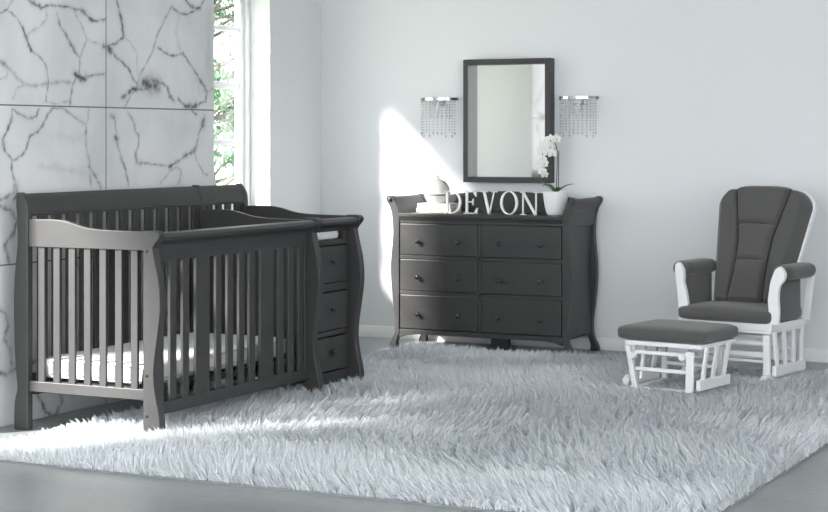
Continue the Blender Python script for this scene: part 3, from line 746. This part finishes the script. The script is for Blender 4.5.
# arms
for s in (-1,1):
    ax = .305 if s > 0 else -.245
    # front arm board: S-curved silhouette seen from the front
    L_ = spline([(ax-.028,.315),(ax-.030,.39),(ax-.034,.45),(ax-.034+.006*s,.50),(ax-.034+.014*s,.55),(ax-.028+.024*s,.595),(ax-.020+.030*s,.625)],4)
    R_ = spline([(ax+.020+.034*s,.628),(ax+.034+.034*s,.600),(ax+.032+.028*s,.565),(ax+.018+.016*s,.53),(ax+.022+.004*s,.47),(ax+.030,.39),(ax+.024,.315)],4)
    top_ = spline([L_[-1],(ax+.002+.034*s,.640),R_[0]],4)[1:-1]
    obj('arm_front', prism(BM(), L_+top_+R_, 'y', .0, .034), WHITEP, GL, bevel=.006, seg=3)
    # arm pad: top roll and hanging side
    rc = ax+.040*s
    pts = []
    for k in range(15):
        a = 2*PI*k/14
    roll = cushion(min(ax-.035*s,rc+.055*s),max(ax-.035*s,rc+.055*s),.030,.40,.560,.645,.042)
    arm = obj('arm_pad', roll, FABRIC, GL, sub=1)
    obj('arm_side_pad', cushion(ax-.038,ax+.012,.032,.36,.33,.60,.02), FABRIC, arm, sub=1)
    obj('arm_back_post', bar(BM(), (ax,.440,.31),(ax+.012*s,.50,.585), .030,.040), WHITEP, GL, bevel=.003)
# back
lean = math.radians(23); YB0 = .31; ZB0 = .37
def bp(x, h, t=0): # h along the back, t out towards the sitter
    return Vector((x+.018, YB0+h*math.sin(lean)-t*math.cos(lean), ZB0+h*math.cos(lean)+t*math.sin(lean)))
HT = .718
def halfw(h):  # half width of the cushion
    t = h/HT
    w_ = .212+.078*min(1,t/.85)
    if t > .84: w_ *= math.sqrt(max(0,1-((t-.84)/.205)**2))**.75
    return w_
# back frame: flat outline slightly larger than the pad
pts = []
hs = [HT*.0+ k*HT/24 for k in range(25)]
left = [(-halfw(h)-.012, h) for h in hs]; right = [(halfw(h)+.012, h) for h in reversed(hs)]
fo = [bp(x,h+.010,.012) for i,(x,h) in enumerate(left+right)]
bm = BM(); A_ = [bm.verts.new(p) for p in fo]; B_ = [bm.verts.new(p+Vector((0,math.cos(lean),-math.sin(lean)))*.026) for p in fo]
n = len(fo)
for i in range(n): bm.faces.new((A_[i],A_[(i+1)%n],B_[(i+1)%n],B_[i]))
fa = bm.faces.new(A_); fb_ = bm.faces.new(B_); 
obj('back_frame', bm, WHITEP, GL, bevel=.003)
for s in (-1,1):
    obj('back_post', bar(BM(), (s*.215+.018,.42,.30),bp(s*.215,.50,-.030), .028,.030), WHITEP, GL, bevel=.003)
# pad: grid relief with stitched seams
NU, NV = 96, 130
seam_x = lambda h: .108-.012*math.sin(h/HT*PI*1.5)+.045*max(0,(h/HT-.55))**1.1*2.6
cut = (HT*.36, HT*.665)
bm = BM(); grid = []
for j in range(NV+1):
    h = HT*j/NV; hw = halfw(min(h,HT*.9999)); row = []
    for i in range(NU+1):
        uu = -1+2*i/NU; x = uu*hw
        edge = min(1-abs(uu), 1)*hw; ev = min(h, HT*1.0-h)
        th_ = .100*min(1, (max(edge,0)/.045))**.45*min(1,(max(ev,0.0)/.030))**.45
        sx_ = seam_x(h); d1 = abs(abs(x)-sx_)
        dep = .030*math.exp(-(d1/.011)**2)
        if abs(x) < sx_:
            for c_h in cut: 
                hh = c_h+.010*(1-(x/sx_)**2)
                dep = max(dep, .026*math.exp(-((h-hh)/.011)**2))
            th_ += .014
        row.append(bm.verts.new(bp(x, h+(.018*max(0,1-(x/sx_)**4) if abs(x) < sx_ else 0)*(h/HT)**6, max(th_-dep,.0)*1.0)))
    grid.append(row)
for j in range(NV):
    for i in range(NU): bm.faces.new((grid[j][i],grid[j][i+1],grid[j+1][i+1],grid[j+1][i]))
bk = [[bm.verts.new(v.co+Vector((0,math.cos(lean),-math.sin(lean)))*.004 if (v.co-bp(v.co.x,0)).length*0 == 0 else v.co) for v in ()]]
back = obj('back_cushion', bm, FABRIC, GL, ang=180)
bm = BM()
for s in (-1,1):
    P = []
    for j in range(4,NV-1,3):
        h = HT*j/NV; P.append(bp(s*seam_x(h), h, .100-.020))
    tube(bm, P, .0035, 6)
for c_h in cut:
    P = []
    for k in range(13):
        sx_ = seam_x(c_h); x = sx_*(-1+2*k/12); P.append(bp(x, c_h+.010*(1-(x/sx_)**2), .098-.004*abs(k-6)))
    tube(bm, P, .003, 6)
obj('seam', bm, PIPING, back)

# ------------------------------------------------------------------ rug
RX0,RX1,RY0,RY1 = -5.10,-1.875,5.925,10.21
rug = obj('shaggy_rug', bx(RX0,RX1,RY0,RY1,.0005,.008), RUGBASE)
tag(rug, 'large pale grey shaggy fur rug on the concrete floor under crib and ottoman', 'rug')
N = 380000
px = rng.uniform(RX0,RX1,N); py = rng.uniform(RY0,RY1,N)
# thicker fringe at the edges
ne = 9000
t = rng.random(ne); side = rng.integers(0,4,ne)
ex = np.where(side==0, RX0+.01, np.where(side==1, RX1-.01, RX0+(RX1-RX0)*t)); ey = np.where(side<2, RY0+(RY1-RY0)*t, np.where(side==2, RY0+.01, RY1-.01))
px = np.concatenate([px,ex]); py = np.concatenate([py,ey])
# keep clear of feet standing on the rug
def clear(x0,x1,y0,y1,m=.004):
    global px,py
    k = ~((px>x0-m)&(px<x1+m)&(py>y0-m)&(py<y1+m)); px=px[k]; py=py[k]
clear(-4.636,-4.545,6.62,6.668); clear(-4.636,-4.545,8.057,8.105); clear(-4.636,-4.545,8.51,8.555); clear(-4.64,-4.61,8.1,8.505)
N = len(px)
def vnoise(x,y,s,seed):
    g = np.random.default_rng(seed).uniform(-1,1,(160,160)); X = x*s+500; Y = y*s+500
    xi = np.floor(X).astype(int); yi = np.floor(Y).astype(int); fx = X-xi; fy = Y-yi
    fx = fx*fx*(3-2*fx); fy = fy*fy*(3-2*fy)
    G = lambda a,b: g[a%160,b%160]
    return (G(xi,yi)*(1-fx)+G(xi+1,yi)*fx)*(1-fy)+(G(xi,yi+1)*(1-fx)+G(xi+1,yi+1)*fx)*fy
# clumping: pull tips towards clump centres on a jittered grid
cs_ = .025
cxi = np.floor(px/cs_); cyi = np.floor(py/cs_)
hsh = np.abs(np.sin(cxi*127.1+cyi*311.7)*43758.5453)%1; hsh2 = np.abs(np.sin(cxi*269.5+cyi*183.3)*24634.6345)%1; hsh3 = np.abs(np.sin(cxi*71.3+cyi*97.9)*9634.6345)%1
ccx = (cxi+.2+.6*hsh)*cs_; ccy = (cyi+.2+.6*hsh2)*cs_
ang = 2.2*PI*vnoise(px,py,1.1,11)*.55 + 1.0*vnoise(px,py,4.0,12) + (hsh-.5)*1.9 - PI/2
leanm = .030+.016*vnoise(px,py,2.3,13)+.020*hsh3
ln = (.056+.014*vnoise(px,py,1.8,14)+.014*hsh2)*rng.uniform(.6,1.12,N)
tipx = px+(ccx-px)*.75+np.cos(ang)*leanm+rng.normal(0,.0045,N); tipy = py+(ccy-py)*.75+np.sin(ang)*leanm+rng.normal(0,.0045,N)
# outer strands lean outwards
ed = .03
for lo,hi,arr,sgn in ((RX0,RX0+ed,'x',-1),(RX1-ed,RX1,'x',1),(RY0,RY0+ed,'y',-1),(RY1-ed,RY1,'y',1)):
    v = px if arr=='x' else py; k = (v>=lo)&(v<=hi)
    if arr=='x': tipx[k] = px[k]+sgn*(rng.uniform(-.012,.014,k.sum()))
    else: tipy[k] = py[k]+sgn*(rng.uniform(-.012,.014,k.sum()))
hx = tipx-px; hy_ = tipy-py; hor = np.hypot(hx,hy_)
for (cu,cv,hu,hv) in ((-4.501,8.65,.33,.26),(-4.425,9.40,.36,.32)):
    U_ = px*math.cos(AN)+py*math.sin(AN); V2 = -px*math.sin(AN)+py*math.cos(AN)
    d_ = np.maximum(np.abs(U_-cu)-hu, np.abs(V2-cv)-hv); k_ = np.clip(.42+d_/.16*.58,.42,1); ln = ln*k_; tipx = px+(tipx-px)*k_; tipy = py+(tipy-py)*k_
hor = np.hypot(tipx-px, tipy-py)
zt = np.sqrt(np.maximum(ln**2-hor**2, (ln*.25)**2))
near_edge = (px<RX0+ed)|(px>RX1-ed)|(py<RY0+ed)|(py>RY1-ed)
zt = np.where(near_edge, zt*.55, zt)
wd = rng.uniform(.0012,.0024,N)
va = rng.uniform(0,PI,N); wx = np.cos(va); wy = np.sin(va)
lv = [(0,0,1.0),(.22,.42,1.0),(.58,.78,.75),(1.0,1.0,0)]
z0 = .006
V_ = np.zeros((N,7,3)); i = 0
for fxy,fz,fw_ in lv:
    X = px+hx*fxy; Y = py+hy_*fxy; Z = z0+zt*fz
    if fw_ > 0:
        V_[:,i] = np.stack([X-wx*wd*fw_,Y-wy*wd*fw_,Z],1); V_[:,i+1] = np.stack([X+wx*wd*fw_,Y+wy*wd*fw_,Z],1); i += 2
    else: V_[:,i] = np.stack([X,Y,Z],1)
base = (np.arange(N)*7)[:,None]
F = np.concatenate([base+np.array(f)[None] for f in ((0,1,3),(0,3,2),(2,3,5),(2,5,4),(4,5,6))],0)
me = np_mesh('pile', V_.reshape(-1,3), F, 3, FUR)
tint = np.clip(.55+.22*vnoise(px,py,1.6,21)+.20*(hsh-.5)*2+rng.normal(0,.12,N),0,1)
at = me.attributes.new('tint','FLOAT','POINT'); at.data.foreach_set('value', np.repeat(tint,7).astype(np.float32))
me.shade_smooth()
pile = bpy.data.objects.new('pile', me); link(pile, rug); pile['kind'] = 'stuff'
